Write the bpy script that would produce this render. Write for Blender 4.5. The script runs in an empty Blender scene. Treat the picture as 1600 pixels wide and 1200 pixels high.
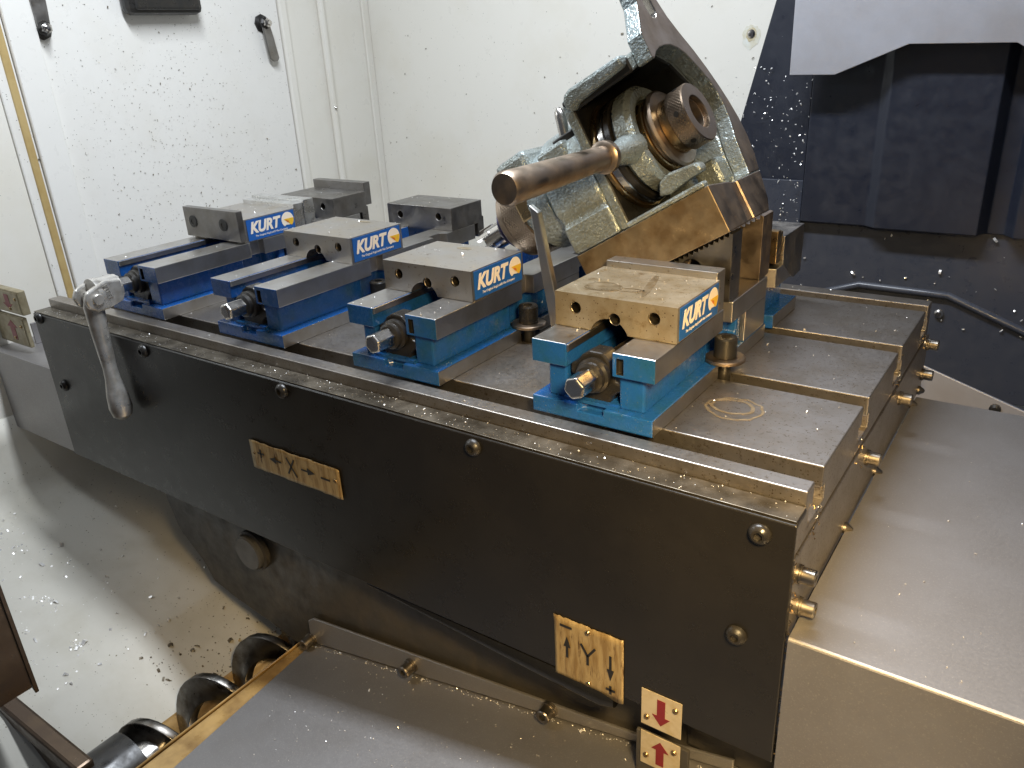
import bpy, bmesh, math, random
from mathutils import Vector, Matrix
S = 0.001                                   # everything below is written in millimetres
scn = bpy.context.scene
col = scn.collection
R = math.radians
rnd = random.Random(7)

# ------------------------------------------------------------------ camera
cd = bpy.data.cameras.new('camera'); cam = bpy.data.objects.new('camera', cd); col.objects.link(cam)
cam.matrix_world = Matrix(((0.821119, -0.186956, 0.539269, 0.323962),
                           (0.568607, 0.349880, -0.744493, -0.742085),
                           (-0.049492, 0.917950, 0.393597, 0.394801), (0, 0, 0, 1)))
cd.sensor_fit = 'HORIZONTAL'; cd.sensor_width = 36.0; cd.lens = 36.0 * 1247.456 / 1600.0
cd.clip_start = 0.02; cd.clip_end = 50
scn.camera = cam

# ------------------------------------------------------------------ light
w = bpy.data.worlds.new('World'); scn.world = w; w.use_nodes = True
w.node_tree.nodes['Background'].inputs[0].default_value = (0.80, 0.86, 1.0, 1)
w.node_tree.nodes['Background'].inputs[1].default_value = 0.09

def area(name, loc, target, size, size_y, power, colr, spread=180):
    ld = bpy.data.lights.new(name, 'AREA'); ld.shape = 'RECTANGLE'
    ld.size = size * S; ld.size_y = size_y * S; ld.energy = power; ld.color = colr; ld.spread = R(spread)
    o = bpy.data.objects.new(name, ld); col.objects.link(o)
    o.location = Vector(loc) * S
    o.rotation_euler = (Vector(target) - Vector(loc)).to_track_quat('-Z', 'Y').to_euler()
    return o
area('overhead_lamp', (-420, 85, 1350), (-420, 85, 0), 1000, 110, 43, (0.86, 0.92, 1.0))
area('left_lamp', (-1440, -430, 830), (-800, 0, -60), 140, 140, 2.6, (0.88, 0.94, 1.0))
area('warm_lamp', (470, -640, 560), (110, -90, -40), 170, 170, 4.6, (1.0, 0.70, 0.32), 66)
scn.view_settings.view_transform = 'Standard'; scn.view_settings.look = 'None'
scn.view_settings.exposure = 0.0; scn.view_settings.gamma = 1.0
scn.render.resolution_x = 1024; scn.render.resolution_y = 768

# ------------------------------------------------------------------ materials
def mat(name, c, metal=0.0, rough=0.5, c2=None, sc=20, lo=0.4, hi=0.65, amt=1.0, stretch=(1, 1, 1),
        c3=None, sc3=60, lo3=0.58, hi3=0.7, bump=0.0, bsc=200, bdist=0.3, bdet=4, rvar=0.15, rsc=40,
        specks=None, spec=0.5, coat=0.0):
    m = bpy.data.materials.new(name); m.use_nodes = True
    N = m.node_tree.nodes; L = m.node_tree.links; p = N['Principled BSDF']
    p.inputs['Metallic'].default_value = metal; p.inputs['Specular IOR Level'].default_value = spec
    p.inputs['Coat Weight'].default_value = coat; p.inputs['Coat Roughness'].default_value = 0.2
    tc = N.new('ShaderNodeTexCoord'); oi = N.new('ShaderNodeObjectInfo')
    vm = N.new('ShaderNodeVectorMath'); vm.operation = 'MULTIPLY_ADD'
    vm.inputs[1].default_value = stretch
    cb = N.new('ShaderNodeCombineXYZ')
    mu = N.new('ShaderNodeMath'); mu.operation = 'MULTIPLY'; mu.inputs[1].default_value = 13.0
    L.new(oi.outputs['Random'], mu.inputs[0]); L.new(mu.outputs[0], cb.inputs[0]); L.new(mu.outputs[0], cb.inputs[1])
    L.new(tc.outputs['Object'], vm.inputs[0]); L.new(cb.outputs[0], vm.inputs[2])
    V = vm.outputs[0]
    def noise(scale, det=5, rg=0.6):
        n = N.new('ShaderNodeTexNoise'); n.inputs['Scale'].default_value = scale
        n.inputs['Detail'].default_value = det; n.inputs['Roughness'].default_value = rg
        L.new(V, n.inputs['Vector']); return n.outputs['Fac']
    def ramp(src, a, b, v0=0.0, v1=1.0):
        r = N.new('ShaderNodeMapRange'); r.inputs[1].default_value = a; r.inputs[2].default_value = b
        r.inputs[3].default_value = v0; r.inputs[4].default_value = v1
        L.new(src, r.inputs[0]); return r.outputs[0]
    def mix(f, a, b):
        x = N.new('ShaderNodeMix'); x.data_type = 'RGBA'
        L.new(f, x.inputs['Factor'])
        for s, i in ((a, 'A'), (b, 'B')):
            sock = [k for k in x.inputs if k.name == i and k.type == 'RGBA'][0]
            if isinstance(s, tuple): sock.default_value = (*s, 1)
            else: L.new(s, sock)
        return [k for k in x.outputs if k.type == 'RGBA'][0]
    cur = c
    if c2: cur = mix(ramp(noise(sc), lo, hi, 0, amt), cur, c2)
    if c3: cur = mix(ramp(noise(sc3, 6, 0.7), lo3, hi3), cur, c3)
    if specks:
        for (vs, thr, scol, mlo, mhi) in specks:
            v = N.new('ShaderNodeTexVoronoi'); v.inputs['Scale'].default_value = vs
            wv = N.new('ShaderNodeVectorMath'); wv.operation = 'ADD'
            nz = N.new('ShaderNodeTexNoise'); nz.inputs['Scale'].default_value = vs * 1.3; nz.inputs['Detail'].default_value = 2
            L.new(V, nz.inputs['Vector'])
            sc_ = N.new('ShaderNodeVectorMath'); sc_.operation = 'SCALE'; sc_.inputs['Scale'].default_value = 0.55 / vs
            L.new(nz.outputs['Color'], sc_.inputs[0]); L.new(V, wv.inputs[0]); L.new(sc_.outputs[0], wv.inputs[1])
            L.new(wv.outputs[0], v.inputs['Vector'])
            sx = N.new('ShaderNodeSeparateColor'); L.new(v.outputs['Color'], sx.inputs[0])
            # radius random per cell, few cells active
            rad = ramp(sx.outputs[0], 0.55, 1.0, 0.0, thr)
            lt = N.new('ShaderNodeMath'); lt.operation = 'LESS_THAN'
            L.new(v.outputs['Distance'], lt.inputs[0]); L.new(rad, lt.inputs[1])
            mk_ = ramp(noise(4.0, 3), mlo, mhi)
            g = N.new('ShaderNodeMath'); g.operation = 'GREATER_THAN'; L.new(mk_, g.inputs[0]); L.new(sx.outputs[1], g.inputs[1])
            mm = N.new('ShaderNodeMath'); mm.operation = 'MULTIPLY'; L.new(lt.outputs[0], mm.inputs[0]); L.new(g.outputs[0], mm.inputs[1])
            cur = mix(mm.outputs[0], cur, scol)
    if isinstance(cur, tuple): p.inputs['Base Color'].default_value = (*cur, 1)
    else: L.new(cur, p.inputs['Base Color'])
    L.new(ramp(noise(rsc), 0.3, 0.7, max(0.03, rough - rvar), min(1, rough + rvar)), p.inputs['Roughness'])
    if bump:
        b = N.new('ShaderNodeBump'); b.inputs['Strength'].default_value = bump; b.inputs['Distance'].default_value = bdist * S
        L.new(noise(bsc, bdet), b.inputs['Height']); L.new(b.outputs[0], p.inputs['Normal'])
    return m
M = {}
dk = (0.03, 0.028, 0.022)
M['wall'] = mat('white_enclosure_paint', (0.74, 0.715, 0.645), 0, 0.38, (0.66, 0.62, 0.52), 5, 0.5, 0.75, 0.6, bump=0.06, bsc=120, bdist=0.3,
                specks=[(160, 0.16, (0.2, 0.18, 0.14), 0.45, 0.9)])
M['doorp'] = mat('white_door_paint', (0.75, 0.735, 0.69), 0, 0.36, (0.68, 0.655, 0.59), 6, 0.5, 0.75, 0.6, bump=0.06, bsc=120, bdist=0.3,
                specks=[(190, 0.2, (0.25, 0.23, 0.2), 0.4, 0.8)])
M['pan'] = mat('chip_pan_paint', (0.64, 0.615, 0.54), 0, 0.5, (0.47, 0.435, 0.34), 9, 0.48, 0.75, 0.55, bump=0.1, bsc=90, bdist=0.4,
                specks=[(130, 0.2, (0.20, 0.17, 0.11), 0.35, 0.8), (240, 0.25, (0.24, 0.21, 0.15), 0.3, 0.8)], rvar=0.06)
M['steel'] = mat('ground_steel', (0.46, 0.45, 0.43), 1.0, 0.34, (0.34, 0.29, 0.22), 14, 0.42, 0.68, 0.8, c3=(0.20, 0.145, 0.085), sc3=45, lo3=0.62, hi3=0.76, bump=0.05, bsc=500, bdist=0.1, rsc=150, rvar=0.03)
M['steel_v'] = mat('vise_ground_steel', (0.50, 0.49, 0.475), 1.0, 0.34, (0.37, 0.335, 0.28), 20, 0.42, 0.7, 0.8, c3=(0.22, 0.16, 0.09), sc3=40, lo3=0.64, hi3=0.76, bump=0.04, bsc=600, bdist=0.1, rsc=150, rvar=0.03)
M['jaw'] = mat('jaw_steel', (0.47, 0.45, 0.425), 0.95, 0.36, (0.47, 0.41, 0.32), 22, 0.4, 0.7, 0.8, c3=(0.16, 0.10, 0.05), sc3=120, lo3=0.60, hi3=0.70, bump=0.05, bsc=500, bdist=0.1, rsc=150, rvar=0.03)
M['jaw_pitted'] = mat('pitted_tan_jaw_steel', (0.44, 0.38, 0.28), 0.72, 0.40, (0.33, 0.26, 0.155), 30, 0.4, 0.66, 0.9, c3=(0.20, 0.125, 0.055), sc3=60, lo3=0.58, hi3=0.72, bump=0.25, bsc=500, bdist=0.25, rsc=150, rvar=0.05, specks=[(430, 0.33, (0.10, 0.06, 0.03), 0.2, 0.6)])
M['oil'] = mat('dried_oil_stain', (0.27, 0.205, 0.12), 0.72, 0.38, (0.36, 0.30, 0.21), 90, 0.38, 0.6, 0.95)
M['jawdark'] = mat('dark_jaw_steel', (0.27, 0.26, 0.25), 1.0, 0.40, (0.19, 0.17, 0.145), 25, 0.4, 0.7, 0.8, bump=0.05, bsc=500, bdist=0.1)
M['alu'] = mat('milled_aluminium', (0.70, 0.70, 0.69), 1.0, 0.30, (0.60, 0.59, 0.57), 90, 0.4, 0.7, 0.6, stretch=(1, 1, 1), bump=0.02, bsc=300, bdist=0.05)
M['blue'] = mat('blue_enamel', (0.010, 0.078, 0.29), 0, 0.27, (0.012, 0.072, 0.165), 26, 0.44, 0.68, 0.9, c3=(0.03, 0.06, 0.085), sc3=95, lo3=0.63, hi3=0.72, bump=0.35, bsc=130, bdist=0.6, rsc=90, coat=0.5, specks=[(420, 0.22, (0.16, 0.20, 0.24), 0.25, 0.8)])
M['table'] = mat('table_iron', (0.35, 0.325, 0.30), 0.97, 0.40, (0.27, 0.235, 0.19), 22, 0.40, 0.70, 0.8, c3=(0.145, 0.105, 0.06), sc3=170, lo3=0.57, hi3=0.70, bump=0.16, bsc=800, bdist=0.15, rsc=160, rvar=0.04, specks=[(400, 0.36, (0.15, 0.11, 0.07), 0.2, 0.8)])
M['black'] = mat('black_textured_paint', (0.0085, 0.0076, 0.0064), 0, 0.30, (0.0135, 0.012, 0.010), 6, 0.4, 0.7, 0.8, bump=0.35, bsc=240, bdist=0.4, bdet=2, rvar=0.05,
                 specks=[(90, 0.05, (0.55, 0.55, 0.55), 0.35, 0.75)])
M['blackedge'] = mat('worn_cover_lip', (0.16, 0.14, 0.11), 0.8, 0.38, (0.07, 0.06, 0.045), 25, 0.4, 0.65, 0.9, bump=0.1, bsc=400, bdist=0.2)
M['col'] = mat('blue_black_paint', (0.013, 0.0155, 0.025), 0, 0.42, (0.016, 0.0185, 0.028), 5, 0.4, 0.7, 0.8, bump=0.1, bsc=300, bdist=0.2,
               specks=[(70, 0.10, (0.6, 0.6, 0.62), 0.42, 0.75)])
M['sheet'] = mat('matt_sheet_steel', (0.34, 0.33, 0.33), 0.85, 0.50, (0.30, 0.285, 0.275), 11, 0.4, 0.7, 0.7, c3=(0.50, 0.47, 0.44), sc3=480, lo3=0.56, hi3=0.72, bump=0.25, bsc=900, bdist=0.15, rvar=0.05, rsc=300)
M['panelblue'] = mat('blue_grey_paint', (0.035, 0.040, 0.055), 0, 0.35, (0.045, 0.050, 0.064), 6, 0.4, 0.7, 0.8, bump=0.1, bsc=300, bdist=0.2)
M['sheetgrey'] = mat('brushed_grey_sheet', (0.42, 0.42, 0.45), 0.6, 0.55, (0.36, 0.34, 0.34), 9, 0.4, 0.7, 0.8, bump=0.08, bsc=700, bdist=0.1, rvar=0.05, rsc=200)
M['cast'] = mat('hammered_grey_paint', (0.30, 0.345, 0.345), 0.5, 0.30, (0.15, 0.15, 0.115), 18, 0.47, 0.74, 0.85, bump=0.9, bsc=230, bdist=2.2, bdet=2, rsc=60)
M['inside'] = mat('black_inside', (0.010, 0.010, 0.009), 0.2, 0.4, (0.02, 0.018, 0.014), 30, 0.4, 0.7, 0.8, bump=0.4, bsc=150, bdist=1.0)  # near-black for the hollow and upper inner faces of the indexer housing
M['castdark'] = mat('dark_saddle_casting', (0.045, 0.042, 0.038), 0, 0.45, (0.085, 0.07, 0.05), 14, 0.45, 0.7, 0.7, bump=0.5, bsc=110, bdist=1.0)
M['bronze'] = mat('oiled_brown_steel', (0.33, 0.265, 0.205), 1.0, 0.43, (0.23, 0.175, 0.125), 30, 0.4, 0.68, 0.9, bump=0.08, bsc=400, bdist=0.2)
M['rustface'] = mat('rust_stained_iron', (0.235, 0.18, 0.11), 0.7, 0.50, (0.15, 0.10, 0.05), 34, 0.42, 0.62, 0.9, c3=(0.35, 0.26, 0.15), sc3=80, lo3=0.6, hi3=0.75, bump=0.2, bsc=300, bdist=0.3)
M['brass'] = mat('oily_golden_steel', (0.42, 0.31, 0.17), 1.0, 0.30, (0.27, 0.18, 0.085), 40, 0.4, 0.68, 0.9, bump=0.05, bsc=400, bdist=0.2)
M['augerm'] = mat('oily_dark_auger', (0.20, 0.19, 0.175), 1.0, 0.34, (0.07, 0.055, 0.04), 30, 0.4, 0.66, 0.9, bump=0.2, bsc=120, bdist=0.6)
M['grey'] = mat('grey_primer', (0.085, 0.083, 0.08), 0, 0.45)
M['signdull'] = mat('dull_brass_plate', (0.30, 0.26, 0.17), 0.3, 0.45, (0.20, 0.16, 0.09), 60, 0.4, 0.66, 0.9)
M['boltm'] = mat('oily_bolt_steel', (0.30, 0.275, 0.24), 1.0, 0.38, (0.18, 0.145, 0.10), 80, 0.4, 0.66, 0.9)
M['chrome'] = mat('bright_steel', (0.62, 0.60, 0.57), 1.0, 0.20, (0.45, 0.42, 0.38), 40, 0.4, 0.7, 0.8, rvar=0.08)
M['crank'] = mat('plated_crank_steel', (0.62, 0.60, 0.56), 0.7, 0.34, (0.40, 0.37, 0.32), 50, 0.4, 0.66, 0.9, bump=0.2, bsc=250, bdist=0.4)
M['darkm'] = mat('black_oxide_steel', (0.014, 0.0135, 0.013), 0.1, 0.34, (0.026, 0.022, 0.017), 60, 0.4, 0.7, 0.9, bump=0.1, bsc=300, bdist=0.2)
M['knurl'] = mat('knurled_brown_steel', (0.26, 0.20, 0.145), 1.0, 0.36, bump=0.0)
M['goldp'] = mat('varnished_sign_plate', (0.40, 0.30, 0.15), 0.35, 0.38, (0.24, 0.155, 0.06), 45, 0.42, 0.62, 0.9, c3=(0.11, 0.06, 0.02), sc3=60, lo3=0.56, hi3=0.66, bump=0.4, bsc=90, bdist=0.9, stretch=(3.0, 1, 0.4))
M['signp'] = mat('pale_sign_plate', (0.56, 0.48, 0.34), 0.3, 0.38, (0.45, 0.36, 0.20), 40, 0.45, 0.65, 0.8)
M['ink'] = mat('black_print', (0.012, 0.011, 0.01), 0, 0.4)
M['red'] = mat('dark_red_print', (0.17, 0.012, 0.016), 0, 0.4)
M['plateblue'] = mat('printed_blue', (0.015, 0.10, 0.36), 0, 0.35, (0.012, 0.08, 0.24), 20, 0.45, 0.7, 0.7, rvar=0.05)
M['cream'] = mat('cream_print', (0.85, 0.74, 0.60), 0, 0.4)
M['yellow'] = mat('yellow_print', (0.75, 0.45, 0.03), 0, 0.4)
M['orange'] = mat('orange_print', (0.62, 0.17, 0.03), 0, 0.4)
M['seal'] = mat('aged_amber_seal', (0.45, 0.33, 0.14), 0, 0.55, (0.34, 0.22, 0.07), 20, 0.4, 0.7, 0.8)
M['rubber'] = mat('oily_black_rubber', (0.008, 0.008, 0.008), 0, 0.16, bump=0.35, bsc=80, bdist=1.2)
M['amber'] = mat('amber_trough', (0.42, 0.27, 0.10), 0, 0.35, (0.16, 0.09, 0.03), 14, 0.42, 0.66, 0.9, bump=0.15, bsc=90, bdist=0.6)  # amber base broken by darker brown patches
M['brownrail'] = mat('brown_bronze_rail', (0.10, 0.07, 0.05), 0.7, 0.38, (0.15, 0.105, 0.065), 14, 0.4, 0.7, 0.9, bump=0.05, bsc=200, bdist=0.2)
M['chip'] = mat('bright_chip', (0.85, 0.84, 0.82), 0.55, 0.3)
M['chipdirt'] = mat('dull_chip', (0.22, 0.19, 0.14), 0.6, 0.4)
M['goo'] = mat('blue_wrapping', (0.05, 0.11, 0.5), 0.1, 0.2, (0.4, 0.45, 0.6), 90, 0.5, 0.7, 0.8, bump=0.6, bsc=150, bdist=2)
M['purple'] = mat('tempered_purple_steel', (0.08, 0.07, 0.14), 1.0, 0.3)
# diagonal knurl relief
def knurl(m, n=52, pitch=4.0):
    N = m.node_tree.nodes; L = m.node_tree.links; p = N['Principled BSDF']
    tc = N.new('ShaderNodeTexCoord'); mp = N.new('ShaderNodeSeparateXYZ'); L.new(tc.outputs['Object'], mp.inputs[0])
    at = N.new('ShaderNodeMath'); at.operation = 'ARCTAN2'; L.new(mp.outputs['Y'], at.inputs[0]); L.new(mp.outputs['X'], at.inputs[1])
    a = N.new('ShaderNodeMath'); a.operation = 'MULTIPLY'; a.inputs[1].default_value = n; L.new(at.outputs[0], a.inputs[0])
    z = N.new('ShaderNodeMath'); z.operation = 'MULTIPLY'; z.inputs[1].default_value = 2 * math.pi / (pitch * S); L.new(mp.outputs['Z'], z.inputs[0])
    outs = []
    for op in ('ADD', 'SUBTRACT'):
        s = N.new('ShaderNodeMath'); s.operation = op; L.new(a.outputs[0], s.inputs[0]); L.new(z.outputs[0], s.inputs[1])
        q = N.new('ShaderNodeMath'); q.operation = 'SINE'; L.new(s.outputs[0], q.inputs[0]); outs.append(q.outputs[0])
    mx = N.new('ShaderNodeMath'); mx.operation = 'MAXIMUM'; L.new(outs[0], mx.inputs[0]); L.new(outs[1], mx.inputs[1])
    b = N.new('ShaderNodeBump')
    nm = N.new('ShaderNodeSeparateXYZ'); L.new(tc.outputs['Normal'], nm.inputs[0])
    ab = N.new('ShaderNodeMath'); ab.operation = 'ABSOLUTE'; L.new(nm.outputs['Z'], ab.inputs[0])
    sb = N.new('ShaderNodeMath'); sb.operation = 'LESS_THAN'; sb.inputs[1].default_value = 0.3; L.new(ab.outputs[0], sb.inputs[0])
    st = N.new('ShaderNodeMath'); st.operation = 'MULTIPLY'; st.inputs[1].default_value = 0.4; L.new(sb.outputs[0], st.inputs[0]); L.new(st.outputs[0], b.inputs['Strength'])
    b.inputs['Strength'].default_value = 0.6; b.inputs['Distance'].default_value = 0.5 * S
    L.new(mx.outputs[0], b.inputs['Height']); L.new(b.outputs[0], p.inputs['Normal'])
knurl(M['knurl'])

# ------------------------------------------------------------------ helpers
def tag(o, label=None, cat=None, group=None, kind=None):
    for k, v in (('label', label), ('category', cat), ('group', group), ('kind', kind)):
        if v: o[k] = v
    return o
def empty(name, loc=(0, 0, 0), rot=(0, 0, 0)):
    o = bpy.data.objects.new(name, None); col.objects.link(o)
    o.location = Vector(loc) * S; o.rotation_euler = rot; o.empty_display_size = 0.02
    return o
def link(name, me, parent=None, loc=(0, 0, 0), rot=None):
    o = bpy.data.objects.new(name, me); col.objects.link(o)
    o.parent = parent; o.location = Vector(loc) * S
    if rot: o.rotation_euler = rot
    return o
def mesh(name, verts, faces, m, smooth=False, scale=S):
    me = bpy.data.meshes.new(name)
    me.from_pydata([Vector(v) * scale for v in verts], [], faces)
    bm = bmesh.new(); bm.from_mesh(me)
    bmesh.ops.recalc_face_normals(bm, faces=bm.faces); bm.to_mesh(me); bm.free()
    for mm in (m if isinstance(m, (list, tuple)) else [m]): me.materials.append(mm)
    if smooth:
        for p in me.polygons: p.use_smooth = True
    return me
def bev(o, wd=0.8, seg=2, ang=35):
    b = o.modifiers.new('bevel', 'BEVEL'); b.width = wd * S; b.segments = seg; b.limit_method = 'ANGLE'; b.angle_limit = R(ang)
    b.harden_normals = False
    return o
def box_me(name, x0, x1, y0, y1, z0, z1, m):
    v = [(x, y, z) for x in (x0, x1) for y in (y0, y1) for z in (z0, z1)]
    return mesh(name, v, [(0, 1, 3, 2), (4, 6, 7, 5), (0, 4, 5, 1), (2, 3, 7, 6), (0, 2, 6, 4), (1, 5, 7, 3)], m)
def box(name, x0, x1, y0, y1, z0, z1, m, parent=None, b=0.8, loc=(0, 0, 0)):
    o = link(name, box_me(name, x0, x1, y0, y1, z0, z1, m), parent, loc)
    return bev(o, b) if b else o
def prism_me(name, poly, ax, c0, c1, m, smooth=False):
    # ax: extrusion axis; poly gives the two other coordinates in order (x,y),(x,z) or (y,z)
    def P(a, b, c):
        return {'x': (c, a, b), 'y': (a, c, b), 'z': (a, b, c)}[ax]
    n = len(poly)
    v = [P(a, b, c0) for a, b in poly] + [P(a, b, c1) for a, b in poly]
    f = [tuple(range(n)), tuple(range(2 * n - 1, n - 1, -1))] + [(i, (i + 1) % n, n + (i + 1) % n, n + i) for i in range(n)]
    return mesh(name, v, f, m, smooth)
def prism(name, poly, ax, c0, c1, m, parent=None, b=0.8, loc=(0, 0, 0), ang=35):
    o = link(name, prism_me(name, poly, ax, c0, c1, m), parent, loc)
    return bev(o, b, ang=ang) if b else o
def frame(axis):
    z = Vector(axis).normalized(); x = Vector((0, 0, 1)) if abs(z.z) < 0.9 else Vector((1, 0, 0))
    x = (x - z * x.dot(z)).normalized(); y = z.cross(x)
    return Matrix((x, y, z)).transposed()
def lathe_me(name, prof, m, n=40, smooth=True):
    v = []; f = []
    for r, h in prof:
        for i in range(n):
            t = 2 * math.pi * i / n; v.append((r * math.cos(t), r * math.sin(t), h))
    k = len(prof)
    for j in range(k - 1):
        for i in range(n):
            f.append((j * n + i, j * n + (i + 1) % n, (j + 1) * n + (i + 1) % n, (j + 1) * n + i))
    if prof[0][0] > 0: f.append(tuple(range(n - 1, -1, -1)))
    if prof[-1][0] > 0: f.append(tuple((k - 1) * n + i for i in range(n)))
    me = mesh(name, v, f, m)
    bm = bmesh.new(); bm.from_mesh(me); bmesh.ops.remove_doubles(bm, verts=bm.verts, dist=1e-6)
    bmesh.ops.recalc_face_normals(bm, faces=bm.faces)
    bm.to_mesh(me); bm.free()
    if smooth:
        me.polygons.foreach_set('use_smooth', [True] * len(me.polygons))
        me.set_sharp_from_angle(angle=R(32))
    return me
def lathe(name, prof, m, loc, axis, parent=None, n=40):
    o = link(name, lathe_me(name, prof, m, n), parent, loc)
    o.rotation_euler = frame(axis).to_euler()
    return o
def ring_prof(r0, r1, h0, h1, c=1.0):          # hollow ring closed profile (bore r0)
    return [(r0, h0), (r1 - c, h0), (r1, h0 + c), (r1, h1 - c), (r1 - c, h1), (r0, h1)]
def hollow_me(name, r0, r1, h0, h1, m, c=1.0, n=48, depth=None):
    pr = [(r0, h0), (r1 - c, h0), (r1, h0 + c), (r1, h1 - c), (r1 - c, h1), (r0 + c * .6, h1), (r0, h1 - c * .6), (r0, h0)]
    v = []; f = []; k = len(pr)
    for r, h in pr:
        for i in range(n):
            t = 2 * math.pi * i / n; v.append((r * math.cos(t), r * math.sin(t), h))
    for j in range(k - 1):
        for i in range(n): f.append((j * n + i, j * n + (i + 1) % n, (j + 1) * n + (i + 1) % n, (j + 1) * n + i))
    me = mesh(name, v, f, m)
    bm = bmesh.new(); bm.from_mesh(me); bmesh.ops.remove_doubles(bm, verts=bm.verts, dist=1e-6)
    bmesh.ops.recalc_face_normals(bm, faces=bm.faces); bm.to_mesh(me); bm.free()
    me.polygons.foreach_set('use_smooth', [True] * len(me.polygons)); me.set_sharp_from_angle(angle=R(32))
    return me
def cyl_me(r, h0, h1, n=28):
    return lathe_me('cutter', [(r, h0), (r, h1)], M['steel'], n, smooth=False)
def cut(me, cutters, hole_mat=None):
    """boolean: subtract (mesh, location, axis) cutters from mesh, all in the mesh's own millimetres"""
    base = bpy.data.objects.new('tmp', me); col.objects.link(base)
    tmp = []
    for cm, loc, axis in cutters:
        c = bpy.data.objects.new('tmpc', cm); col.objects.link(c); c.location = Vector(loc) * S
        if axis: c.rotation_euler = frame(axis).to_euler()
        if hole_mat:
            cm.materials.clear(); cm.materials.append(hole_mat)
        md = base.modifiers.new('b', 'BOOLEAN'); md.object = c; md.operation = 'DIFFERENCE'; md.solver = 'EXACT'
        if hole_mat: md.material_mode = 'TRANSFER'
        tmp.append(c)
    dg = bpy.context.evaluated_depsgraph_get(); dg.update()
    out = bpy.data.meshes.new_from_object(base.evaluated_get(dg))
    out.name = me.name
    for c in tmp: bpy.data.objects.remove(c)
    bpy.data.objects.remove(base)
    return out
def tube_me(name, pts, rad, m, n=14):
    """swept round bar through points with a radius for each"""
    v = []; f = []; P = [Vector(p) for p in pts]
    rad = rad if isinstance(rad, (list, tuple)) else [rad] * len(P)
    for i, p in enumerate(P):
        d = (P[min(i + 1, len(P) - 1)] - P[max(i - 1, 0)])
        F = frame(d)
        for k in range(n):
            t = 2 * math.pi * k / n; v.append(p + F @ Vector((math.cos(t) * rad[i], math.sin(t) * rad[i], 0)))
    for j in range(len(P) - 1):
        for i in range(n): f.append((j * n + i, j * n + (i + 1) % n, (j + 1) * n + (i + 1) % n, (j + 1) * n + i))
    f.append(tuple(range(n - 1, -1, -1))); f.append(tuple((len(P) - 1) * n + i for i in range(n)))
    me = mesh(name, v, f, m)
    me.polygons.foreach_set('use_smooth', [True] * len(me.polygons)); me.set_sharp_from_angle(angle=R(40))
    return me
def tube(name, pts, rad, m, parent=None, n=14): return link(name, tube_me(name, pts, rad, m, n), parent)
def arc(cx, cy, r, a0, a1, n=12):
    return [(cx + r * math.cos(R(a0 + (a1 - a0) * i / n)), cy + r * math.sin(R(a0 + (a1 - a0) * i / n))) for i in range(n + 1)]
def text_me(name, body, size, m, shear=0.0, offset=0.0, extrude=0.15, spacing=1.0):
    cu = bpy.data.curves.new(name, 'FONT'); cu.body = body; cu.size = size; cu.shear = shear
    cu.offset = offset; cu.extrude = extrude; cu.resolution_u = 4; cu.space_character = spacing
    o = bpy.data.objects.new('t', cu); col.objects.link(o)
    dg = bpy.context.evaluated_depsgraph_get(); dg.update()
    me = bpy.data.meshes.new_from_object(o.evaluated_get(dg)); bpy.data.objects.remove(o)
    me.transform(Matrix.Scale(S, 4)); me.materials.clear(); me.materials.append(m); me.name = name
    return me
def width(me): return (max(v.co.x for v in me.vertices) - min(v.co.x for v in me.vertices)) / S
def fit(me, wd, ht):
    x0 = min(v.co.x for v in me.vertices); x1 = max(v.co.x for v in me.vertices)
    y0 = min(v.co.y for v in me.vertices); y1 = max(v.co.y for v in me.vertices)
    for v in me.vertices:
        v.co.x = (v.co.x - x0) / (x1 - x0) * wd * S; v.co.y = (v.co.y - y0) / (y1 - y0) * ht * S
ROT_X = Matrix(((0, 0, 1), (1, 0, 0), (0, 1, 0))).to_euler()   # flat print facing +X
ROT_F = Matrix(((1, 0, 0), (0, 0, -1), (0, 1, 0))).to_euler()  # flat print facing -Y

# ------------------------------------------------------------------ the enclosure
WX, WY = -1500, 1150
o = box('wall_left', WX - 20, WX, -520, WY, -330, 1500, M['wall'], b=0); tag(o, kind='structure')
o = box('wall_back', WX, 420, WY, WY + 20, -500, 1500, M['wall'], b=0); tag(o, kind='structure')
box('corner_fold', 0, 8, -26, 0, -330, 1500, M['wall'], o, b=3, loc=(WX, WY - 0.5, 0))
# chip pan: folded sheet running along Y
prof = [(-1500, -300), (-1497, -360), (-1478, -450), (-1430, -492), (-965, -590), (-950, -597), (-822, -672)]
prof += [(-745 + 72 * math.cos(R(a)), -645 + 72 * math.sin(R(a))) for a in range(200, 350, 15)] + [(-672, -580), (-662, -566)]
n = len(prof)
me = mesh('chip_pan', [(x, -640, z) for x, z in prof] + [(x, 1150, z) for x, z in prof],
          [(i, i + 1, n + i + 1, n + i) for i in range(n - 1)], [M['pan'], M['amber']])
for p in me.polygons:
    if p.center.x > -0.82: p.material_index = 1
o = link('chip_pan', me); tag(o, kind='structure')
sol = o.modifiers.new('t', 'SOLIDIFY'); sol.thickness = 3 * S; sol.offset = -1
for p in me.polygons: p.use_smooth = True
me.set_sharp_from_angle(angle=R(14))
# amber-coloured inside strip of the trough beside the apron
o = prism('trough_lining', [(-671, -700), (-560, -700), (-560, -558), (-654, -562), (-668, -576)], 'y', -620, 400, M['amber'], None, 2)
tag(o, 'amber trough edge between the auger and the grey apron', 'trough')

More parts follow.
